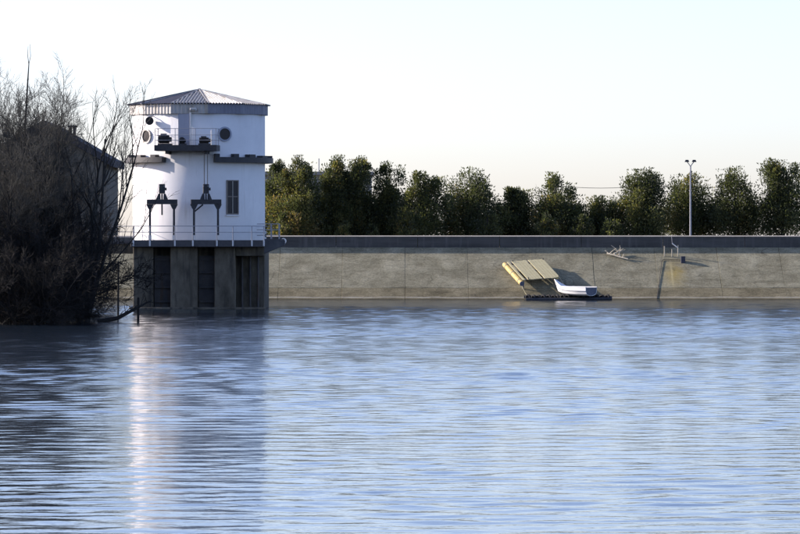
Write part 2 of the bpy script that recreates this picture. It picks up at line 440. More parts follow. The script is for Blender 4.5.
# wall: a ring of faces
m = MB(); N = 96; vs = []; zt = 12.62
for z in (DECK_Z, zt):
    vs += [tuple(tp(360 * i / N, TR, z)) for i in range(N)]
m.add(vs, [(i, (i+1) % N, N + (i+1) % N, N + i) for i in range(N)] + [tuple(range(N, 2 * N))])
wall = m.build("tower_wall", M_white, tower)
wall.data.polygons.foreach_set("use_smooth", [len(p.vertices) == 4 for p in wall.data.polygons])

# roof: twelve corrugated facets and twelve fascia panels
EZ, AZ = 12.74, 13.73
roof = MB()
roof.tube([tp(0, 0, AZ - .02), tp(0, 0, AZ + .10)], [0.22, 0.10], 12)
roof = roof.build("roof", M_galv, tower)
def facet(name, mat, a0, corr):
    m = MB(); A, B = tp(a0, 4.55, EZ), tp(a0 + 30, 4.55, EZ); C = Vector((TX, TD, AZ))
    nrm = (B - A).cross(C - A).normalized()
    if nrm.z < 0: nrm = -nrm
    n = 48; vs = []; mid = (A + B) / 2
    for i in range(n + 1):
        t = i / n
        amp = corr * (1 if (i // 2) % 2 else -1)
        e = A.lerp(B, t)
        # the corrugations run straight up the slope and end on the hip
        run = min(t, 1 - t) * 2
        up = e + (C - mid) * max(run, 0.001)
        vs += [e + nrm * (amp + .03), up + nrm * (amp + .03)]
    m.add(vs, [(2*i, 2*i+2, 2*i+3, 2*i+1) for i in range(n)])
    return m.build(name, mat, roof)
for k in range(12):
    a0 = -20 + 30 * k
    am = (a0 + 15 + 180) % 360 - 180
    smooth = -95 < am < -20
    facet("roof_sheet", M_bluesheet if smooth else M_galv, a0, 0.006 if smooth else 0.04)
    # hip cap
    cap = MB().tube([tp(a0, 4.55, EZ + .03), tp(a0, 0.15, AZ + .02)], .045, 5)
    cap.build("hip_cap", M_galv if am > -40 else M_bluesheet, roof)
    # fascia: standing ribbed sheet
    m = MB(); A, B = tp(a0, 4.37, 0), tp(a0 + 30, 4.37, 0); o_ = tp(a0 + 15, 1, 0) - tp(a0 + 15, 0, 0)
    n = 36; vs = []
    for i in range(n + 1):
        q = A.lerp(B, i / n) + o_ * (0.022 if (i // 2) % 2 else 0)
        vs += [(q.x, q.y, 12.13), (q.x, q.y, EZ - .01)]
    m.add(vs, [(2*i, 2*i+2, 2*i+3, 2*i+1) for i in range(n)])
    fmat = M_galv if am < 20 or am > 150 else M_fascia  # darker blue-grey sheet on the right-hand panels
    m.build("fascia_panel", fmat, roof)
soff = MB(); soff.arc_block(TC, TR + .01, 4.19, 0, 2 * PI, 12.20, 12.26, 48)
soff.build("soffit", M_deck, tower)

# ring ledges with blocks on top
def ledge(a0, a1, blocks):
    m = MB().arc_block(TC, TR - .03, 4.68, math.radians(a0), math.radians(a1), 9.11, 9.43, 40)
    lo = m.build("ledge", M_dark, tower)
    for a, wdt, hgt in blocks:
        bm_ = MB(); c = tp(a, 4.42, 9.432); u = (tp(a + 1, 4.42, 0) - tp(a - 1, 4.42, 0)).normalized(); r = (tp(a, 5, 0) - tp(a, 4, 0)).normalized()
        co = [c + u * (sx * wdt / 2) + r * (sy * .2) + Vector((0, 0, dz)) for dz in (0, hgt) for sx, sy in ((-1, 1), (1, 1), (1, -1), (-1, -1))]
        bm_.hexa(co); bm_.build("ledge_block", M_dark, lo)
ledge(15, 118, [(17, .30, .20), (33, .36, .20), (49, .55, .18), (66, .7, .12), (90, .6, .14)])
ledge(-118, -27, [(-36, .4, .16), (-52, .45, .16), (-72, .5, .18)])

# round windows
def round_window(phi, z, r, rim):
    fr = MB(); n = 24; o_ = (tp(phi, 1, 0) - tp(phi, 0, 0)); u = Vector((o_.y * -1, o_.x, 0)); c = tp(phi, TR, z)
    vs = []
    for k in range(n):
        w = 2 * PI * k / n; d = u * math.cos(w) + Vector((0, 0, math.sin(w)))
        vs += [c + d * r * 1.0 - o_ * .12, c + d * r * 1.0 + o_ * .07, c + d * (r + .10) + o_ * .07, c + d * (r + .10) - o_ * .12]
    fs = []
    for k in range(n):
        for q in range(4): fs.append((k*4+q, k*4+(q+1) % 4, ((k+1) % n)*4+(q+1) % 4, ((k+1) % n)*4+q))
    fr.add(vs, fs); fo = fr.build("round_window", rim, tower)
    pn = MB().add([c + (u * math.cos(2*PI*k/n) + Vector((0, 0, math.sin(2*PI*k/n)))) * r + o_ * .02 for k in range(n)], [tuple(range(n))])
    pn.build("pane", M_glass_d, fo)
round_window(-49, Z(136, 277), .36, M_galv); round_window(25, Z(134, 276.3), .36, M_door)

# tall window right of the hoists
def oriented(m, phi, r, u0, u1, d0, d1, z0, z1):
    o_ = tp(phi, 1, 0) - tp(phi, 0, 0); u = Vector((-o_.y, o_.x, 0)); c = tp(phi, r, 0)
    co = [c + u * uu + o_ * dd + Vector((0, 0, z)) for z in (z0, z1) for uu, dd in ((u0, d1), (u1, d1), (u1, d0), (u0, d0))]
    return m.hexa(co)
def tall_window(phi, z0, z1, w):
    m = MB()
    oriented(m, phi, TR, -w/2, -w/2 + .07, -.1, .06, z0, z1); oriented(m, phi, TR, w/2 - .07, w/2, -.1, .06, z0, z1)
    oriented(m, phi, TR, -w/2 + .07, w/2 - .07, -.1, .057, z0, z0 + .07); oriented(m, phi, TR, -w/2 + .07, w/2 - .07, -.1, .057, z1 - .07, z1)
    fo = m.build("tall_window", M_frame, tower)
    zm = z0 + (z1 - z0) * .52
    for a, b, c, d in ((-w/2+.07, -.025, z0+.07, zm-.03), (.025, w/2-.07, z0+.07, zm-.03), (-w/2+.07, -.025, zm+.03, z1-.07), (.025, w/2-.07, zm+.03, z1-.07)):
        oriented(MB(), phi, TR, a, b, -.06, .02, c, d).build("pane", M_glass_d, fo)
    oriented(MB(), phi, TR, -.025, .025, -.06, .052, z0+.07, z1-.07).build("mullion", M_cope, fo)
    oriented(MB(), phi, TR, -w/2+.07, w/2-.07, -.06, .048, zm-.03, zm+.03).build("transom", M_frame, fo)
    oriented(MB(), phi, TR, -w/2-.06, w/2+.06, -.1, .12, z0-.09, z0-.005).build("sill", M_white, fo)
tall_window(32.5, Z(214.5, 276.5), Z(180, 276.5), .86)

# balcony with door, rail posts and rails
BPH = -6.5; bz0, bz1 = Z(150.8, 275), Z(145, 275)
bal = oriented(MB(), BPH, 0, -1.95, 1.95, 3.95, 5.35, bz0, bz1).build("balcony", M_dark, tower)
rail_z = Z(128.5, 275)
o_ = tp(BPH, 1, 0) - tp(BPH, 0, 0); uB = Vector((-o_.y, o_.x, 0))
def bp(u, r, z): v = Vector((TX, TD, 0)) + uB * u + o_ * r; v.z = z; return v
for u, r, mt in ((-1.9, 5.28, M_rail), (-.65, 5.28, M_rail), (.62, 5.28, M_rail), (1.9, 5.28, M_rail), (-1.9, 4.2, M_rail), (1.9, 4.2, M_rail)):
    MB().tube([bp(u, r, bz1), bp(u, r, rail_z)], .022, 6).build("rail_post", mt, bal)
for zz in (rail_z, bz1 + .62, bz1 + .3):
    MB().tube([bp(-1.9, 3.9, zz), bp(-1.9, 5.28, zz), bp(1.9, 5.28, zz), bp(1.9, 3.9, zz)], .018, 5).build("rail", M_rail, bal)
MB().tube([bp(1.62, 5.2, bz1), bp(1.62, 5.2, rail_z - .1)], .045, 6).build("white_post", M_whitemetal, bal)
for u in (-1.2, 1.2):
    oriented(MB(), BPH, 0, u - .1, u + .1, 3.9, 5.1, bz0 - .18, bz0 - .003).build("bracket", M_dark, bal)
door = oriented(MB(), -9.7, TR, -.40, .40, -.1, .05, bz1, bz1 + 2.02).build("door", M_door, tower)
oriented(MB(), -9.7, TR, -.30, .30, .02, .07, bz1 + .15, bz1 + .9).build("door_panel", M_door, door)
oriented(MB(), -9.7, TR, -.30, .30, .02, .07, bz1 + 1.05, bz1 + 1.9).build("door_panel", M_door, door)
MB().tube([tp(-4.6, TR + .07, bz1), tp(-4.6, TR + .07, 12.2)], .06, 8).build("downpipe", M_whitemetal, tower)

# deck and base of piers with two gate slots
FD = 274.6
x_l, x_r = X(133, FD), X(264, FD)
ddk = MB().box((x_l - .1, 273.8, DECK_Z - .42), (X(264.5, 274), 286.5, DECK_Z - .004))
ddk.build("deck", M_deck, tower, bevel=.02)
def pier(p0, p1, d0, mat=M_base, z0=-2.5, z1=DECK_Z - .425, d1=286, name="pier"):
    return MB().box((X(p0, FD), d0, z0), (X(p1, FD), d1, z1)).build(name, mat, tower, bevel=.03)
pier(133, 153, 274.75); pier(170.5, 197.5, 274.55); pier(214.5, 235, 274.6)
pier(153.1, 170.4, 276.0, name="slot_back"); pier(197.6, 214.4, 276.0, name="slot_back")
pier(235.1, 263.5, 276.8, name="side_pier")
MB().box((X(235.2, FD), 274.9, 3.3), (X(264, FD), 276.75, DECK_Z - .43)).build("deck_bracket", M_base, tower)
for a, b in ((153.6, 169.9), (198.1, 213.9)):
    g = MB().box((X(a, FD), 275.5, -2), (X(b, FD), 275.7, 3.3)).build("sluice_gate", M_gate, tower)
    for zz in (.4, 1.3, 2.2, 3.0):
        MB().box((X(a, FD) + .02, 275.36, zz), (X(b, FD) - .02, 275.499, zz + .12)).build("gate_rib", M_gate, g)
MB().box((x_l - .25, 274.2, -2.5), (x_r + .1, 274.52, .12)).build("base_sill", M_base, tower, bevel=.04)
for px_ in (241, 249, 257):
    MB().tube([(X(px_, FD), 276.6, -1), (X(px_, FD), 276.6, 3.25)], .07, 8).build("guide_pipe", M_gate, tower)

# deck railing (front, sides)
rl = thing("deck_railing", (TX, 273.95, DECK_Z), "thin grey railing along the front edge of the tower deck", "railing")
RZ1, RZ2 = Z(226, 274), Z(232.3, 274)
for px_ in (133.5, 150, 175, 193, 217, 233, 252, 264):
    x = X(px_, 273.95)
    MB().tube([(x, 273.78, DECK_Z - .40), (x, 273.78, DECK_Z - .02), (x, 273.82, RZ1)], .028, 6).build("rail_post", M_rail, rl)
    MB().box((x - .05, 273.755, DECK_Z - .36), (x + .05, 273.799, DECK_Z - .03)).build("lit_post_end", M_whitemetal, rl)  # white plate gives the post's lit lower end by colour
for zz in (RZ1, RZ2):
    MB().tube([(X(133.5, 274), 285, zz), (X(133.5, 274), 273.82, zz), (X(264, 274), 273.82, zz), (X(264, 274), 281, zz)], .02, 5).build("rail", M_rail, rl)

# two gate hoists standing on the deck
def hoist(pl, pr, label, rod, brace, rods_up):
    c = (pl + pr) / 2; D = 274.75
    h = thing("gate_hoist", (X(c, D), D, DECK_Z), label, "hoist", "gate hoists on the tower deck")
    zb0, zb1 = Z(204.2, D), Z(199.4, D)
    for p in (pl, pr):
        x = X(p, D)
        q = MB().box((x - .065, D - .07, DECK_Z), (x + .065, D + .07, zb0 - .003)).build("post", M_dark, h)
        MB().box((x - .09, D - .095, DECK_Z + .01), (x + .09, D + .095, DECK_Z + .30)).build("post_foot", M_whitemetal, q)
        m = MB(); w1, w2 = .24, .09; za, zc = zb0 - .004, zb0 - .30
        m.hexa([(x-w2, D-.09, zc), (x+w2, D-.09, zc), (x+w2, D+.09, zc), (x-w2, D+.09, zc), (x-w1, D-.09, za), (x+w1, D-.09, za), (x+w1, D+.09, za), (x-w1, D+.09, za)])
        m.build("post_head", M_dark, h)
    MB().box((X(pl - 3.2, D), D - .13, zb0), (X(pr + 3.4, D), D + .13, zb1)).build("crossbeam", M_dark, h, bevel=.015)
    for s in (-1, 1):
        m = MB(); xa = X(c + s * 3.6, D); xb = X(c + s * 2.6, D); za, zc = zb1 + .003, Z(193.6, D)
        m.hexa([(xa-.14, D-.12, za), (xa+.14, D-.12, za), (xa+.14, D+.12, za), (xa-.14, D+.12, za), (xb-.06, D-.1, zc), (xb+.06, D-.1, zc), (xb+.06, D+.1, zc), (xb-.06, D+.1, zc)])
        m.build("pedestal_leg", M_dark, h)
    g = MB().box((X(c - 3, D), D - .17, Z(193.5, D)), (X(c + 3, D), D + .17, Z(184, D))).build("gearbox", M_dark, h, bevel=.03)
    MB().tube([(X(c, D), D - .2, Z(188.5, D)), (X(c, D), D - .172, Z(188.5, D))], .11, 10).build("gearbox_cover", M_dark, g)
    MB().tube([(X(c, D), D, Z(193.6, D)), (X(c, D), D, Z(200, D) + .02)], .05, 8).build("spindle", M_dark, h)
    for s_ in (-1, 1):
        MB().tube([(X(c + s_ * 2.2, D), D - .19, Z(186, D)), (X(c + s_ * 2.2, D), D - .171, Z(186, D))], .03, 6).build("bolt", M_rail, g)
    MB().tube([(X(c + 3, D) + .002, D, Z(189, D)), (X(c + 3, D) + .10, D, Z(189, D))], .09, 10).build("hand_crank_hub", M_gate, h)
    if rod: MB().tube([(X(c, D), D, zb0 - .003), (X(c, D), D, Z(215, D))], .05, 8).build("hanging_rod", M_dark, h)
    if brace: MB().tube([(X(pl + .5, D), D, Z(211.5, D)), (X(pl + 9, D), D, zb0 - .02)], .055, 6).build("brace", M_dark, h)
    if rods_up:
        for dx in (-1.7, 1.5):
            MB().tube([(X(c + dx, D), D, Z(184, D)), (X(c + dx, D), D, bz0 - .004)], .022, 6).build("lifting_rod", M_gate, h)
hoist(150, 174, "dark steel gate hoist with short rod hanging below its beam, nearer the bare trees", True, False, False)
hoist(194, 218, "dark steel gate hoist with diagonal brace and two rods rising to the balcony", False, True, True)

# machinery on the balcony
def winch(u, w, hgt, label, r=4.85):
    t = thing("winch_motor", tuple(bp(u, r, bz1)), label, "winch", "winch motors on the balcony")
    oriented(MB(), BPH, 0, u - w/2, u + w/2, r - .25, r + .25, bz1 + .002, bz1 + .10).build("bed_plate", M_dark, t)
    body = MB().tube([bp(u - w*.45, r, bz1 + .10 + hgt*.42), bp(u + w*.30, r, bz1 + .10 + hgt*.42)], hgt * .42, 10).build("motor_body", M_black, t)
    MB().tube([bp(u + w*.30, r, bz1 + .10 + hgt*.42), bp(u + w*.48, r, bz1 + .10 + hgt*.42)], hgt * .25, 10).build("drum", M_dark, t)
    oriented(MB(), BPH, 0, u - w*.3, u + w*.1, r - .18, r + .18, bz1 + .10 + hgt * .7, bz1 + .10 + hgt).build("terminal_box", M_dark, t)
winch(-1.35, .85, .62, "large black winch motor at the end of the balcony nearest the sun")
winch(-.25, .42, .40, "small black winch motor in the middle of the balcony")
winch(1.15, .75, .45, "black winch motor beside the white post on the balcony")

# lamp under the eave
lc = tp(-40, TR + .35, Z(120.8, 276.6))
lamp = thing("floodlight", tuple(lc), "round black faced floodlight on a bracket under the tower eave", "floodlight")
od = (tp(-12, 1, 0) - tp(-12, 0, 0)); 
MB().tube([lc - od * .26, lc - od * .05, lc + od * .10], [.10, .24, .27], 16).build("housing", M_galv, lamp)
MB().tube([lc + od * .101, lc + od * .115], .245, 16).build("lens", M_black, lamp)
MB().tube([tp(-40, TR - .02, lc.z + .28), tp(-40, TR + .2, lc.z + .28), lc - od * .05 + Vector((0, 0, .2))], .03, 6).build("bracket", M_galv, lamp)
fl = thing("fascia_lamp", tuple(tp(-2, 4.42, Z(109.5, 275.4))), "small pale box lamp fixed to the roof fascia above the balcony", "lamp")
c = tp(-2, 4.42, Z(109.5, 275.4))
MB().box((c.x - .2, c.y - .2, c.z - .05), (c.x + .2, c.y + .1, c.z + .10)).build("lamp_case", M_whitemetal, fl, bevel=.02)
MB().box((c.x - .17, c.y - .215, c.z - .03), (c.x + .17, c.y - .202, c.z + .07)).build("lamp_glass", M_galv, fl)

# ------------------------------------------------------------------ bridges
def bridge(name, a, b, width, depth, label, step, th=.22):
    a, b = Vector(a), Vector(b); d = (b - a); L = d.length; d.normalize(); s = Vector((d.y, -d.x, 0))
    t = thing(name, tuple(a), label, "bridge")
    def slabx(nm, u0, u1, z0, z1, mat, l0=0, l1=None):
        l1 = L if l1 is None else l1
        co = [a + d * l + s * u + Vector((0, 0, z)) for z in (z0, z1) for l, u in ((l0, u0), (l1, u0), (l1, u1), (l0, u1))]
        return MB().hexa(co).build(nm, mat, t)
    slabx("deck", -width/2, width/2, -th, 0, M_deck)
    for s_ in (-1, 1):
        slabx("girder", s_ * (width/2 - .25) - .12, s_ * (width/2 - .25) + .12, -depth, -th - .003, M_base)
        n = max(2, round(L / step))
        for k in range(n + 1):
            q = a + d * (L * k / n) + s * (s_ * (width/2 - .06))
            MB().tube([q + Vector((0, 0, .002)), q + Vector((0, 0, .90))], .026, 6).build("rail_post", M_rail, t)
        for zz in (.90, .55, .2):
            MB().tube([a + s * (s_ * (width/2 - .06)) + Vector((0, 0, zz)), b + s * (s_ * (width/2 - .06)) + Vector((0, 0, zz))], .02, 5).build("rail", M_rail, t)
    return t
bz = 4.24
bridge("footbridge", (x_l - .12, 278.6, bz), (-33, 278.6, bz), 1.7, .82, "footbridge with light rails running from the tower into the bare trees", 2.0)
# side platform cantilevered from the tower deck on the dam side
sp_ = thing("side_platform", (X(264.6, 276), 276, DECK_Z), "cantilevered platform with tapering underside at the dam side of the tower deck", "platform")
xa, xb = X(264.7, 276), X(285, 277)
MB().hexa([(xa, 275.0, 3.45), (xb, 275.6, 3.95), (xb, 277.6, 3.95), (xa, 278.6, 3.45), (xa, 275.0, DECK_Z - .006), (xb, 275.6, DECK_Z - .006), (xb, 277.6, DECK_Z - .006), (xa, 278.6, DECK_Z - .006)]).build("platform_slab", M_deck, sp_)
MB().box((xa, 275.62, DECK_Z - .003), (xb - .01, 275.74, DECK_Z + .07)).build("kerb", M_deck, sp_)
for px_ in (271, 279):
    for dd in (275.7, 277.5):
        MB().tube([(X(px_, 276), dd, DECK_Z), (X(px_, 276), dd, DECK_Z + 1.0)], .026, 6).build("rail_post", M_rail, sp_)
for zz in (1.0, .64, .3):
    MB().tube([(X(257, 276), 275.7, DECK_Z + zz), (X(279, 276), 275.7, DECK_Z + zz), (X(279, 276), 277.5, DECK_Z + zz), (X(265, 276), 277.5, DECK_Z + zz)], .024, 5).build("rail", M_rail, sp_)
# striped marker post where the rear bridge starts
mp = thing("marker_post", (X(264.3, 281.2), 281.2, DECK_Z), "short black and white striped marker post at the tower corner", "post")
for k in range(4):
    z0 = DECK_Z + k * .19
    MB().box((X(264.3, 281.2) - .13, 281.1, z0 + .001), (X(264.3, 281.2) + .13, 281.3, z0 + .189)).build("band", M_whitemetal if k in (0, 2) else M_black, mp)
sg = thing("round_sign", (X(283.5, 325.9), 326.03, Z(245, 326)), "small round pale plate on the parapet beside the rear footbridge", "sign")
c = Vector((X(283.5, 326), 326.055, Z(241, 326)))
MB().tube([c, c + Vector((0, -.03, 0))], .22, 18).build("plate", M_whitemetal, sg)
MB().tube([c + Vector((0, -.031, 0)), c + Vector((0, -.036, 0))], .09, 12).build("boss", M_bluesheet, sg)

# ------------------------------------------------------------------ things on the slope
# pontoon raft hauled up
BL = on_slope(503.5, 262.3, .62)
wv = Vector((2.9, .5, .20)); sv = Vector((1.12, -3.0, -1.30)); nv = wv.cross(-sv).normalized()
if nv.z < 0: nv = -nv
raft = thing("raft", tuple(BL), "plank decked pontoon raft with yellow float hauled up on the slope", "raft")
def rp(u, v, n=0.0): return BL + wv * u + sv * v + nv * n
def rboard(u0, u1, v0, v1, n0, n1, nm, mat):
    co = [rp(u, v, n) for n in (n0, n1) for u, v in ((u0, v1), (u1, v1), (u1, v0), (u0, v0))]
    return MB().hexa(co).build(nm, mat, raft)
for (a, b, k) in ((.075, .135, 1), (.20, .565, 5), (.615, 1.0, 5)):
    for i in range(k):
        w_ = (b - a) / k
        rboard(a + w_*i + .004, a + w_*(i+1) - .004, random.uniform(-.012, .012), 1 + random.uniform(-.012, .012), random.uniform(-.004, .004), .045, "plank", M_plank)
for v in (.08, .5, .93):
    rboard(.05, .98, v - .02, v + .02, -.10, -.006, "cross_beam", M_frame)
for u in (.035, .93):
    fo = MB().tube([rp(u, -.01, -.20), rp(u, 1.03, -.20)], .19 if u < .5 else .18, 14).build("float", M_float, raft)
    MB().tube([rp(u, 1.031, -.20), rp(u, 1.04, -.20)], .18 if u < .5 else .17, 14).build("float_end", M_cap, fo)
for u in (.12, .9):
    q = rp(u, .9, -.11); q0 = Vector((q.x, q.y, slope_z(q.y) - .02))
    MB().tube([q0, q], .07, 6).build("prop", M_frame, raft)

for u in (.035, .93):
    for v in (.12, .5, .9):
        MB().tube([rp(u, v - .012, -.20), rp(u, v + .012, -.20)], .20 if u < .5 else .19, 14).build("strap", M_frame, raft)
for u, v in ((.22, .03), (.98, .03), (.22, .97), (.98, .97)):
    MB().tube([rp(u, v, .045), rp(u, v, .16)], .035, 6).build("cleat", M_dark, raft)
rp2 = [rp(.98, .97, .12), rp(1.04, 1.0, -.25), on_slope(566, 290) + Vector((0, 0, .03)), on_slope(578, 291) + Vector((0, 0, .04))]
tag(MB().tube(rp2, .02, 5).build("mooring_rope", M_drift), "slack rope running from the raft towards the boat", "rope")
# boat on the float line
def boat():
    base = on_slope(577, 295.5)
    t = thing("boat", (base.x, base.y, .30), "small white open boat with raised pointed bow at the water's edge", "boat")
    L, B = 2.9, 1.35; ax = Vector((.78, -.62, 0)).normalized(); sd = Vector((-ax.y, ax.x, 0))
    c0 = Vector((X(558.5, 318.9), 318.9, .30)); n = 14
    rings = []
    for i in range(n + 1):
        s = i / n
        half = B / 2 * min(1, (math.sin(min(s * 1.15, 1) * PI / 2)) ** .8 + .02)
        keel = .02 + .30 * (1 - s) ** 4
        sheer = .66 + .50 * max(0, 1 - s * 4.2) ** 1.3 - .05 * s
        rake = -.35 * (1 - s) ** 3
        ring = []
        for k, (hw, hz) in enumerate(((1, 1), (.97, .55), (.82, .2), (.4, .03), (0, 0), (-.4, .03), (-.82, .2), (-.97, .55), (-1, 1))):
            z = keel + (sheer - keel) * hz
            ring.append(c0 + ax * (s * L + rake * hz) + sd * (half * hw) + Vector((0, 0, z)))
        rings.append(ring)
    m = MB(); vs = [p for r in rings for p in r]; K = 9
    fs = [(i*K+k, i*K+k+1, (i+1)*K+k+1, (i+1)*K+k) for i in range(n) for k in range(K - 1)]
    m.add(vs, fs); hull = m.build("hull", M_boat, t)
    for s_ in (1, 7): MB().tube([rings[i][s_] + sd * (.02 if s_ == 1 else -.02) for i in range(n + 1)], .022, 5).build("rubbing_strake", M_boat_dark, t)
    so = hull.modifiers.new("thickness", 'SOLIDIFY'); so.thickness = .035; so.offset = 0
    tr = rings[-1]
    MB().add(tr + [p - ax * .05 for p in tr], [tuple(range(K)), tuple(range(K, 2*K))[::-1]] + [(k, k+1, K+k+1, K+k) for k in range(K-1)] + [(K-1, 0, K, 2*K-1)]).build("transom", M_boat_dark, t)  # stern of the white hull, its shade put into the dark colour
    for s_ in (0, 8):
        MB().tube([rings[i][s_] + Vector((0, 0, .01)) for i in range(n + 1)], .035, 6).build("gunwale", M_boat, t)
    for q in (5, 10):
        a, b = rings[q][1], rings[q][7]
        m = MB(); w_ = ax * .13; zu = Vector((0, 0, .03))
        m.hexa([a - w_, a + w_, b + w_, b - w_, a - w_ + zu, a + w_ + zu, b + w_ + zu, b - w_ + zu]); m.build("thwart", M_boat_dark, t)
    # little foredeck that rises to the stem
    m = MB(); m.add([rings[0][0] + Vector((0, 0, .0)), rings[3][0], rings[3][8]], [(0, 1, 2)])
    m.build("foredeck", M_boat, t)
boat()

# float line of tyres and a log
dk = thing("tyre_dock", (X(568, 318.2), 318.2, 0), "low floating walkway of black tyres along the water's edge", "dock")
MB().tube([(X(524, 318.3), 318.35, .22), (X(570, 318.3), 318.35, .20), (X(612, 318.3), 318.25, .17)], [.10, .14, .12], 8).build("log", M_dark, dk)
MB().tube([(X(526, 317.6), 317.75, .03), (X(612, 317.6), 317.75, .06)], .12, 8).build("log", M_dark, dk)
tm = MB(); n1, n2 = 14, 6; vs = []
for i in range(n1):
    a = 2 * PI * i / n1
    for k in range(n2):
        w_ = 2 * PI * k / n2; r = .20 + .075 * math.cos(w_)
        vs.append((.085 * math.sin(w_), r * math.cos(a), r * math.sin(a)))
tm.add(vs, [(i*n2+k, i*n2+(k+1) % n2, ((i+1) % n1)*n2+(k+1) % n2, ((i+1) % n1)*n2+k) for i in range(n1) for k in range(n2)])
tyre_me = tm.mesh("tyre", M_black, smooth=True)
for i in range(17):
    px_ = 528.5 + i * 4.9 + random.uniform(-.6, .6)
    o = link("tyre", tyre_me, dk, (X(px_, 318) - dk.location.x, 318.02 - dk.location.y + random.uniform(-.06, .06), .13 + random.uniform(-.03, .03)))
    o.rotation_euler = (random.uniform(0, 3), random.uniform(-.25, .25), random.uniform(.5, 1.0))
# mooring rope of the raft
q = rp(.03, 1.0, -.3); e = on_slope(529, 298)
rope = MB().tube([q, q.lerp(e, .5) + Vector((0, -.05, -.12)), e], .02, 5).build("mooring_rope", M_plank)
tag(rope, "thin pale rope hanging from the raft down to the tyres", "rope")

# gauge stand at the crest: three short posts, an angled bar and a pipe down the slope
gs = thing("gauge_stand", tuple(on_slope(671, 256)), "small pale metal stand of short posts and slanted bar on the slope's top edge", "stand")
for px_, py_, hh in ((664.5, 256, .72), (672, 256.5, .55), (678, 256, .80)):
    b0 = on_slope(px_, py_)
    MB().tube([b0 - Vector((0, 0, .03)), b0 + Vector((0, 0, hh))], .035, 6).build("post", M_drift, gs)
b0 = on_slope(678, 256)
MB().tube([b0 + Vector((0, 0, .6)), b0 + Vector((-.42, .1, .92))], .04, 6).build("slanted_bar", M_whitemetal, gs)
MB().tube([b0 + Vector((-.42, .1, .92)), b0 + Vector((-.46, .12, 1.45))], .015, 5).build("thin_rod", M_rail, gs)
pp = thing("drain_pipe", tuple(on_slope(662, 261)), "dark pipe bending down the slope under the small metal stand", "pipe")
def ons(px_, py_, up): return on_slope(px_, py_) + Vector((0, -.447, .894)) * up
MB().tube([ons(682, 260.5, .05), ons(663, 260.3, .05), ons(661.8, 261.5, .05), ons(657, 299, .02)], .02, 6).build("pipe_run", M_dark, pp)
b0 = on_slope(683, 262)
MB().box((b0.x - .16, b0.y - .16, b0.z - .1), (b0.x + .16, b0.y + .16, b0.z + .42)).build("valve_box", M_bluesheet, pp, bevel=.02)

def driftwood(pts, label, seed):
    r = random.Random(seed)
    a, b = [on_slope(*p) for p in pts]
    t = thing("driftwood", tuple(a), label, "driftwood", "driftwood on the slope")
    up = Vector((0, -.447, .894))
    mids = [a.lerp(b, s) + up * (.08 + r.uniform(0, .15)) for s in (0, .3, .6, 1)]
    MB().tube(mids, [.07, .06, .05, .03], 6).build("limb", M_drift, t)
    for k in range(7):
        q = mids[r.randint(0, 2)].lerp(mids[3], r.uniform(0, .6))
        d = Vector((r.uniform(-.5, .5), r.uniform(-.3, .2), r.uniform(.15, .5)))
        MB().tube([q, q + d * .6, q + d + Vector((r.uniform(-.1, .1), 0, 0))], [.03, .022, .012], 5).build("twig", M_drift, t)
driftwood(((607, 255), (628, 261)), "pale branched driftwood lying on the upper slope", 3)
driftwood(((614, 256), (622, 253)), "short pale driftwood stub caught beside the longer piece", 5)

# ------------------------------------------------------------------ lamp post
D = 333.5; lx = X(690.5, D)
lp = thing("lamp_post", (lx, D, 3.3), "tall pale lamp post with two lamp heads behind the parapet", "lamp post")
MB().tube([(lx, D, 3.2), (lx, D, Z(166, D))], [.085, .055], 10).build("pole", M_rail, lp)
for s in (-1, 1):
    e = Vector((lx + s * .27, D, Z(161.5, D)))
    MB().tube([(lx, D, Z(166.5, D)), (lx + s * .12, D, Z(164, D)), e], .035, 6).build("arm", M_rail, lp)
    m = MB(); m.hexa([(e.x - .17, D - .22, e.z - .03), (e.x + .17, D - .22, e.z - .03), (e.x + .17, D + .22, e.z - .03), (e.x - .17, D + .22, e.z - .03),
                      (e.x - .10, D - .16, e.z + .13), (e.x + .10, D - .16, e.z + .13), (e.x + .10, D + .16, e.z + .13), (e.x - .10, D + .16, e.z + .13)])
    m.build("lamp_head", M_dark, lp)

# ------------------------------------------------------------------ buildings behind
D = 345.0
hs = thing("house", (X(40, D), D, 2), "dark roofed gabled house behind the bare trees", "house")
rx, rz = X(44, D), Z(120, D); ex, ez = X(113, D), Z(159.7, D); exl = 2 * rx - ex
w0 = MB(); yb = D + 14
pl = [(exl + .5, D, 1.5), (ex - .5, D, 1.5), (ex - .5, D, ez - .35), (rx, D, rz - .55), (exl + .5, D, ez - .35)]
w0.add(pl + [(x, yb, z) for x, _, z in pl], [(0, 1, 2, 3, 4), (9, 8, 7, 6, 5)] + [(i, 5 + i, 5 + (i+1) % 5, (i+1) % 5) for i in range(5)])
w0.build("wall", M_house, hs)
rf = None
for s in (-1, 1):
    e = ex if s > 0 else exl
    m = MB(); th = .55
    m.hexa([(rx, D - .6, rz - th), (e, D - .6, ez - th), (e, yb + .6, ez - th), (rx, yb + .6, rz - th), (rx, D - .6, rz), (e, D - .6, ez), (e, yb + .6, ez), (rx, yb + .6, rz)])
    o = m.build("roof", M_roof, hs)
    if s > 0: rf = o
cx_ = X(72.5, D + 3)
ch = MB()
for dx in (-.16, .16): ch.tube([(cx_ + dx, D + 3, Z(138, D)), (cx_ + dx, D + 3, Z(126, D))], .12, 8)
ch.box((cx_ - .36, D + 2.75, Z(126, D)), (cx_ + .36, D + 3.25, Z(124.3, D)))
ch.build("chimney", M_deck, rf)
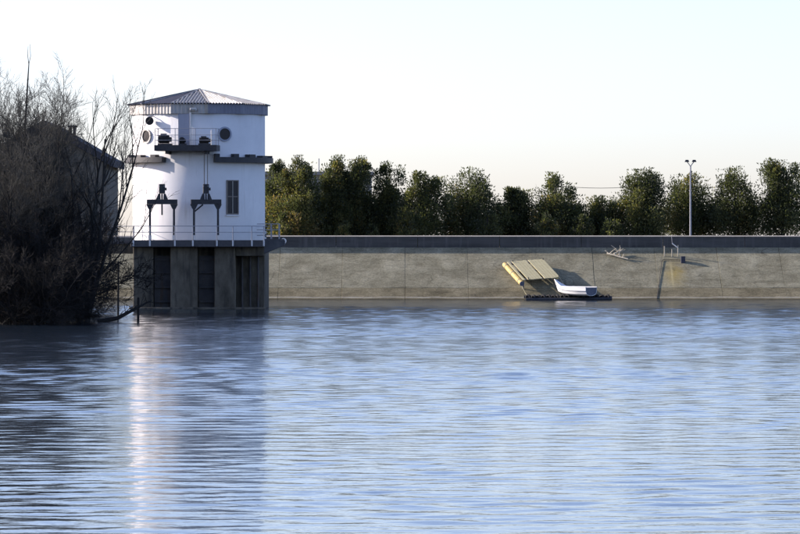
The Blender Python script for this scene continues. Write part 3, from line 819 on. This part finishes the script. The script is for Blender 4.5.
for px_ in (15, 70, 94):
    f = MB().box((X(px_, D) - .5, D - .06, 5.0), (X(px_, D) + .5, D + .05, 6.6)).build("window", M_frame, hs)
    MB().box((X(px_, D) - .42, D - .075, 5.08), (X(px_, D) + .42, D - .061, 6.52)).build("pane", M_glass_d, f)

D = 420.0
fb = thing("flat_roof_building", (X(320, D), D, 1.6), "pale flat roofed building showing between the evergreen trees", "building")
x0, x1 = X(262, D), X(371, D); zt = Z(171.5, D)
MB().box((x0, D, 1.6), (x1, D + 12, zt - .32)).build("wall", M_far, fb)
MB().box((x0 - .3, D - .4, zt - .317), (x1 + .2, D + 12.3, zt)).build("roof_slab", M_far, fb)
for px_, py_ in ((296.5, 154), (318.5, 158)):
    MB().tube([(X(px_, D), D + 2, zt + .003), (X(px_, D), D + 2, Z(py_, D))], .05, 6).build("mast", M_rail, fb)
for k in range(7):
    xw = x0 + .8 + k * (x1 - x0 - 1.6) / 6.6
    f = MB().box((xw, D - .05, 6.2), (xw + 1.0, D - .003, 8.6)).build("window", M_frame, fb)
    MB().box((xw + .06, D - .07, 6.26), (xw + .94, D - .051, 8.54)).build("pane", M_glass_d, f)

# power line behind the trees
D = 380.0
pls = []
for px_, lab in ((553, "timber power pole hidden behind the evergreen with ochre lower leaves"), (648, "timber power pole behind the tree next to the lamp post"), (738, "timber power pole behind the tree second from the picture's end")):
    zt = Z(185.5, D)
    t = thing("power_pole", (X(px_, D), D, 1.6), lab, "power pole", "power poles behind the trees")
    MB().tube([(X(px_, D), D, 1.5), (X(px_, D), D, zt + .2)], [.14, .1], 8).build("pole", M_bark, t)
    MB().box((X(px_, D) - .7, D - .06, zt - .15), (X(px_, D) + .7, D - .101 + .2, zt)).build("crossarm", M_bark, t)
    pls.append(Vector((X(px_, D), D - .12, zt + .03)))
for a, b, lab in ((pls[0], pls[1], "thin power line crossing the sky gap left of the lamp post"), (pls[1], pls[2], "thin power line passing behind the lamp post")):
    w_ = MB().tube([a.lerp(b, k / 8) - Vector((0, 0, .25 * 4 * (k / 8) * (1 - k / 8))) for k in range(9)], .02, 4).build("power_line", M_dark)
    tag(w_, lab, "wire", "power lines")

# ------------------------------------------------------------------ evergreen trees behind the parapet
def leaf_mesh(name, centers, dirs, L, W, tint, rng):
    n = len(centers)
    rnd = rng.normal(size=(n, 3)); side = np.cross(dirs, rnd); side /= np.linalg.norm(side, axis=1)[:, None] + 1e-9
    a = centers; c = centers + dirs * L[:, None]
    m0 = centers + dirs * (L * .45)[:, None]
    b = m0 + side * W[:, None]; d = m0 - side * W[:, None]
    V = np.stack([a, b, c, d], axis=1).reshape(-1, 3)
    Fq = np.arange(4 * n).reshape(n, 4)
    return np_mesh(name, V, Fq, M_leaf, np.repeat(tint, 4))

def evergreen(px, top, hw, D, label, seed, brown=0.2, base_py=239, lean=0.0, slim=1.0, nclump=120, gap=0.0, cat="tree", name="evergreen_tree", group="evergreen trees in a row behind the parapet", leaves=225):
    rng = np.random.default_rng(seed); r = random.Random(seed)
    gz = 2.6; x0 = X(px, D); ztop = Z(top, D); R = hw * D / F
    zb = Z(base_py, D)
    t = thing(name, (x0, D, gz), label, cat, group)
    H = ztop - gz
    trunk = MB()
    pts = [Vector((x0 + lean * s * H + .06 * math.sin(5 * s + seed), D + .05 * math.cos(4 * s + seed), gz - .15 + H * .93 * s)) for s in (0, .2, .4, .6, .8, 1)]
    trunk.tube(pts, [.17, .14, .115, .085, .05, .02], 7)
    cl = []
    # several leaders, each its own plume, make the knobbly outline
    lead = [(rng.uniform(-.2, .2), 0.0, 1.0, .55)]
    for k in range(7):
        a = 2 * PI * (k + rng.uniform(-.3, .3)) / 7; q = rng.uniform(.42, .80)
        lead.append((q * math.cos(a), q * math.sin(a), rng.uniform(.50, 1.0) - .30 * (q - .4), rng.uniform(.30, .52)))
    for k in range(nclump):
        lx_, ly_, lt_, lr_ = lead[0] if k % 4 == 0 else lead[1 + k % 7]
        s = rng.beta(1.0, 1.15)
        if k < 8: s = .9 + .012 * k
        prof = min(1.0, (1.05 - s) * 2.6) ** .6 * min(1, .8 + 1.0 * s)
        rad = R * lr_ * prof * math.sqrt(rng.uniform(.05, 1.0))
        th = rng.uniform(0, 2 * PI)
        c = np.array([x0 + lean * s * H + R * lx_ * (1 - .22 * s) + rad * math.cos(th), D + R * ly_ * (1 - .22 * s) + rad * math.sin(th), zb + (ztop - zb) * lt_ * s * .97])
        th = math.atan2(c[1] - D, c[0] - x0)
        cl.append((c, s * lt_, rad / R, th))
        if k % 3 == 0:
            q = pts[0].lerp(pts[-1], max(.12, (c[2] - gz) / H - .14)); cv = Vector(c)
            trunk.tube([q, q.lerp(cv, .55) + Vector((0, 0, .08)), cv], [.045, .03, .012], 4, cap=False)
    trunk.build("trunk", M_bark, t)
    C, Dr, Ls, Ws, T = [], [], [], [], []
    for c, s, rr, th in cl:
        n = int(leaves * rng.uniform(.6, 1.25) * (1 - gap * rng.uniform(0, 1)))
        size = R * rng.uniform(.09, .20) * (0.7 if s > .85 else 1)
        o = np.clip(rng.normal(size=(n, 3)), -1.7, 1.7) * np.array([size, size, size * 1.35])
        ctr = c + o
        out = o / (np.linalg.norm(o, axis=1)[:, None] + 1e-6) * .8 + np.array([.35 * math.cos(th), .35 * math.sin(th), .75]) + rng.normal(size=(n, 3)) * .45
        out /= np.linalg.norm(out, axis=1)[:, None]
        C.append(ctr); Dr.append(out); Ls.append(rng.uniform(.10, .24, n)); Ws.append(rng.uniform(.028, .062, n))
        base = rng.beta(1.5, 2.6) * .85 + brown * max(0, .9 - s) * rng.uniform(.2, 1.0)
        T.append(np.clip(base + rng.normal(size=n) * .10, 0, 1))
    C = np.concatenate(C); keep = C[:, 2] > gz + .2
    me = leaf_mesh("crown", C[keep] - np.array([x0, D, gz]), np.concatenate(Dr)[keep], np.concatenate(Ls)[keep], np.concatenate(Ws)[keep], np.concatenate(T)[keep], rng)
    link("crown", me, t)
    return t

EV = [
 (274, 161, 19, 340, "evergreen tree half hidden by the tower wall", .35, {}),
 (296, 161, 21, 338, "brownish evergreen tree next to the tower with two pointed tops", .75, {}),
 (334, 160, 20, 340, "tall dense evergreen tree with a knobbly top, nearer the tower of a touching pair", .35, {}),
 (356, 157, 22, 341, "tallest evergreen tree near the tower, farther half of a touching pair", .3, {}),
 (387, 165, 19, 341, "dark narrow topped evergreen tree over a bright green shrub", .15, {}),
 (421, 171, 24, 338, "broad evergreen tree with olive leaves low on its tower side", .4, {}),
 (467, 172, 24, 340, "grey green rounded evergreen tree standing midway along the row", .12, {'gap': .3}),
 (512, 190, 22, 340, "low round topped evergreen tree, dark and dense", .15, {}),
 (556, 178, 24, 339, "evergreen tree with ochre leaves low down, above the raft", .5, {}),
 (600, 200, 20, 340, "lowest evergreen tree of the row, under the power line", .45, {'nclump': 100}),
 (642, 172, 26, 339, "broad olive evergreen tree left of the lamp post", .4, {}),
 (688, 177, 25, 341, "dark evergreen tree directly behind the lamp post", .1, {'gap': .3, 'base_py': 232}),
 (735, 172, 25, 340, "dark evergreen tree with an open base right of the lamp post", .12, {'gap': .3, 'base_py': 231}),
 (783, 161, 28, 339, "tall loose evergreen tree at the right end of the row", .15, {'gap': .4, 'base_py': 231, 'nclump': 130}),
]
for i, (px, top, hw, D, lab, br, kw) in enumerate(EV):
    evergreen(px, top, hw * (1.22 + .10 * math.sin(i * 2.3)), D, lab, 40 + i, br, **kw)
SH = [
 (372, 226, 8, 336.5, "small yellow green shrub left of the bright one behind the parapet", .4),
 (411, 214, 12, 336, "bright yellow green shrub at the foot of the olive evergreen", .55),
 (344, 222, 8, 336, "yellow green shrub below the touching pair of evergreens", .6),
 (548, 214, 13, 336, "ochre shrub at the foot of the tree above the raft", .8),
 (580, 216, 13, 336.5, "olive shrub in front of the lowest evergreen tree", .55),
 (612, 220, 12, 336, "low green shrub between the lowest tree and the broad olive tree", .4),
 (283, 214, 14, 336, "rusty brown shrub beside the tower corner", .9),
 (488, 212, 16, 336.5, "grey green shrub between the rounded tree and the low round topped tree", .15),
]
for i, (px, top, hw, D, lab, br) in enumerate(SH):
    evergreen(px, top, hw, D, lab, 80 + i, br, base_py=246, nclump=40, leaves=90, cat="shrub", name="shrub", group="shrubs at the foot of the evergreen row")

# ------------------------------------------------------------------ bare trees and thicket on the left bank
def seg_mesh(name, segs, mat, sides):
    S = np.array([(*a, *b, ra, rb) for a, b, ra, rb in segs]); n = len(S)
    A, B, ra, rb = S[:, :3], S[:, 3:6], S[:, 6], S[:, 7]
    d = B - A; d /= np.linalg.norm(d, axis=1)[:, None] + 1e-9
    ref = np.where(np.abs(d[:, 2:3]) > .9, np.array([[1., 0, 0]]), np.array([[0, 0, 1.]]))
    u = np.cross(d, ref); u /= np.linalg.norm(u, axis=1)[:, None] + 1e-9; v = np.cross(d, u)
    V = np.zeros((n, 2 * sides, 3))
    for k in range(sides):
        w = 2 * PI * k / sides; off = u * math.cos(w) + v * math.sin(w)
        V[:, k] = A + off * ra[:, None]; V[:, sides + k] = B + off * rb[:, None]
    fl = np.array([(k, (k+1) % sides, sides + (k+1) % sides, sides + k) for k in range(sides)])
    Fq = (fl[None] + (np.arange(n) * 2 * sides)[:, None, None]).reshape(-1, 4)
    return np_mesh(name, V.reshape(-1, 3), Fq, mat)

def grow(seed, stems, H, spread, levels, kids, ratio=.62, wob=.16, up=.10, r0=.11, droop=0.0, start=.25):
    r = random.Random(seed); thick, thin = [], []
    def branch(p, d, L, rad, lv):
        n = 5 if lv < 2 else 3
        pts = [p]; dd = d.copy()
        for i in range(n):
            dd = (dd + Vector((r.gauss(0, wob), r.gauss(0, wob), r.gauss(0, wob) + up - droop * lv))).normalized()
            pts.append(pts[-1] + dd * (L / n))
        tip = rad * (.20 if lv < 2 else .35)
        rs = [rad + (tip - rad) * i / n for i in range(n + 1)]
        for i in range(n):
            (thick if lv < 2 else thin).append((tuple(pts[i]), tuple(pts[i+1]), rs[i], rs[i+1]))
        if lv >= levels: return
        k = kids[lv]
        for j in range(k):
            s = start + (1 - start) * (j + r.random()) / k
            f = min(s * n, n - .001); i = int(f)
            q = pts[i].lerp(pts[i+1], f - i); ax = (pts[i+1] - pts[i]).normalized()
            side = ax.orthogonal(); side.rotate(__import__('mathutils').Quaternion(ax, r.uniform(0, 2 * PI)))
            ang = r.uniform(.35, .85)
            nd = (ax * math.cos(ang) + side.normalized() * math.sin(ang)).normalized()
            branch(q, nd, L * ratio * r.uniform(.6, 1.15) * (1.1 - .45 * s), max(.009, rs[i] * .58), lv + 1)
    for i in range(stems):
        a = 2 * PI * (i + r.random() * .7) / stems
        d = Vector((math.cos(a) * spread, math.sin(a) * spread, 1)).normalized()
        if stems == 1: d = Vector((spread * r.uniform(-.4, .4), 0, 1)).normalized()
        branch(Vector((math.cos(a), math.sin(a), 0)) * (.12 if stems > 1 else 0) + Vector((0, 0, -.3)), d, H * r.uniform(.8, 1.05), r0 * r.uniform(.8, 1.1), 0)
    return thick, thin

def bare_protos(specs, mat_t, mat_b):
    out = []
    for sp in specs:
        thick, thin = grow(**sp)
        out.append((seg_mesh("trunk", thick, mat_b, 6), seg_mesh("crown", thin, mat_t, 3)))
    return out
TREE = bare_protos([dict(seed=1, stems=3, H=9.5, spread=.30, levels=4, kids=(10, 8, 7, 5), r0=.16),
                    dict(seed=2, stems=2, H=10, spread=.22, levels=4, kids=(11, 8, 8, 5), r0=.18),
                    dict(seed=3, stems=4, H=8.5, spread=.42, levels=4, kids=(9, 8, 6, 5), r0=.14)], M_twig, M_bark)
SLIM = bare_protos([dict(seed=11, stems=5, H=9.5, spread=.25, levels=3, kids=(9, 7, 5), ratio=.50, wob=.09, up=.14, r0=.12, start=.25)], M_twig, M_bark)
BUSH = bare_protos([dict(seed=21 + i, stems=9, H=3.2, spread=.75, levels=3, kids=(9, 9, 7), ratio=.6, wob=.2, up=.05, r0=.035, start=.15) for i in range(3)], M_twig_d, M_bark)

def plant(proto, name, px, D, h, rot, label, cat, group, z=None):
    x = X(px, D); gz = bank_h(x, D) if z is None else z
    t = thing(name, (x, D, max(gz, -.3)), label, cat, group)
    for nm, me in zip(("trunk", "crown"), proto):
        o = link(nm, me, t); o.scale = (h, h, h); o.rotation_euler = (0, 0, rot)
    return t
G = "bare trees on the left bank"
tl = plant(TREE[1], "bare_tree", 20, 236, .92, .4, "tallest bare tree with a thin leader, on the left bank", "tree", G)
MB().tube([P(20, 190, 236), P(25, 130, 236), P(27.5, 85, 236), P(29, 62, 236)], [.09, .07, .045, .025], 6).build("leader", M_bark, tl)
MB().tube([P(28.8, 64, 236), P(27.6, 54, 236), P(28.2, 46, 236)], [.022, .015, .008], 5).build("leader_fork", M_bark, tl)
MB().tube([P(28.8, 64, 236), P(30.6, 56, 236), P(30, 44, 236)], [.022, .015, .008], 5).build("leader_fork", M_bark, tl)
plant(TREE[0], "bare_tree", -6, 233, .92, 1.9, "bare tree cut off by the left picture edge", "tree", G)
plant(TREE[2], "bare_tree", 42, 241, .80, 3.0, "bare tree between the tallest one and the house chimney", "tree", G)
plant(TREE[0], "bare_tree", 12, 246, .92, 4.4, "bare tree behind the tallest one on the left bank", "tree", G)
plant(TREE[2], "bare_tree", -30, 228, .78, 5.5, "bare tree added for shade just beyond the left picture edge", "tree", G)  # added outside the frame to shade the thicket
plant(TREE[1], "bare_tree", -48, 245, .8, 2.6, "tall bare tree added for shade beyond the left picture edge, farther back", "tree", G)  # second tree added out of frame for its shade on the bank
plant(TREE[0], "bare_tree", 44, 234.5, .5, 5.6, "bare tree leaning over the bushes in front of the house roof", "tree", G)
plant(TREE[0], "bare_tree", 8, 229.5, .92, .9, "bare tree in front of the tallest one at the water's edge", "tree", G)
plant(TREE[1], "bare_tree", 32, 231, .84, 4.0, "bare tree rising from the bushes below the house ridge", "tree", G)
plant(TREE[1], "bare_tree", 58, 262, .62, 5.0, "short bare tree in front of the footbridge girder", "tree", G)
plant(TREE[2], "bare_tree", 44, 290, .6, .8, "bare tree behind the footbridge, below the house", "tree", G)
plant(TREE[0], "bare_tree", 18, 286, .85, 2.2, "bare tree behind the footbridge at the far left", "tree", G)
plant(SLIM[0], "bare_tree", 84, 231.5, 1.14, .5, "slender many stemmed bare tree at the water's edge beside the tower", "tree", G, z=0.0)
rb = random.Random(5)
BL_ = ["dark leafless bush at the water's edge, %s" % s for s in (
    "leftmost of the front ones", "second of the front ones from the left", "third of the front ones from the left", "last of the front ones before the slender tree")]
for i, px in enumerate((-2, 14, 31, 49)):
    plant(BUSH[i % 3], "bare_bush", px, 224.0 + (i % 2) * 1.0, (1.2 + .15 * (i % 3)) * (.7 if px > 45 else 1), i * 1.3, BL_[i], "bush", "leafless bushes on the left bank")
for i, px in enumerate((-12, 6, 23, 40, 56)):
    plant(BUSH[(i + 1) % 3], "bare_bush", px, 228.5 + (i % 3) * 1.5, (1.6 + .2 * (i % 2)) * (.62 if px > 45 else 1), i * 2.1 + 1, "tall dark leafless bush behind the front bushes, %s from the left" % ("first second third fourth fifth sixth".split()[i]), "bush", "leafless bushes on the left bank")
for i, px in enumerate((-8, 16, 36, 58)):
    plant(BUSH[i % 3], "bare_bush", px, 252 + (i % 2) * 6, 1.7, i * .9 + .4, "leafless bush deep in the thicket below the footbridge rails, %s from the left" % ("first second third fourth".split()[i]), "bush", "leafless bushes on the left bank")

# posts and a fallen branch standing in the shallows
def stake(px, y0, y1, D, r, label):
    t = thing("stake", (X(px, D), D, 0), label, "stake", "stakes in the shallows")
    MB().tube([(X(px, D), D, -.8), (X(px + .4, D), D, Z(y0, D))], [r, r * .85], 7).build("shaft", M_bark, t)
    MB().tube([(X(px + .4, D), D, Z(y0, D) + .002), (X(px + .4, D), D, Z(y0, D) + .04)], [r * .8, r * .4], 7).build("tip", M_bark, t)
stake(82, 256, 322, 229, .09, "tall dark stake in the water beside the slender bare tree")
stake(138, 298, 322, 231, .07, "short dark stake standing in the water before the tower base")
stake(118, 262, 318, 243, .06, "thin stake between the slender tree and the tower base")
t = thing("fallen_branch", (X(100, 230), 230, 0), "dark fallen branch reaching over the water towards the tower", "branch")
pts = [P(98, 322, 230), P(118, 318, 230.3), P(135, 309, 230.6), P(152, 300, 231)]
MB().tube(pts, [.14, .11, .08, .03], 7).build("limb", M_bark, t)
for k in range(9):
    q = pts[1].lerp(pts[3], k / 9); d = Vector((rb.uniform(-.1, .7), rb.uniform(-.3, .3), rb.uniform(-.1, .6)))
    MB().tube([q, q + d * .5 + Vector((0, 0, .05)), q + d], [.03, .02, .008], 4).build("twig", M_bark, t)
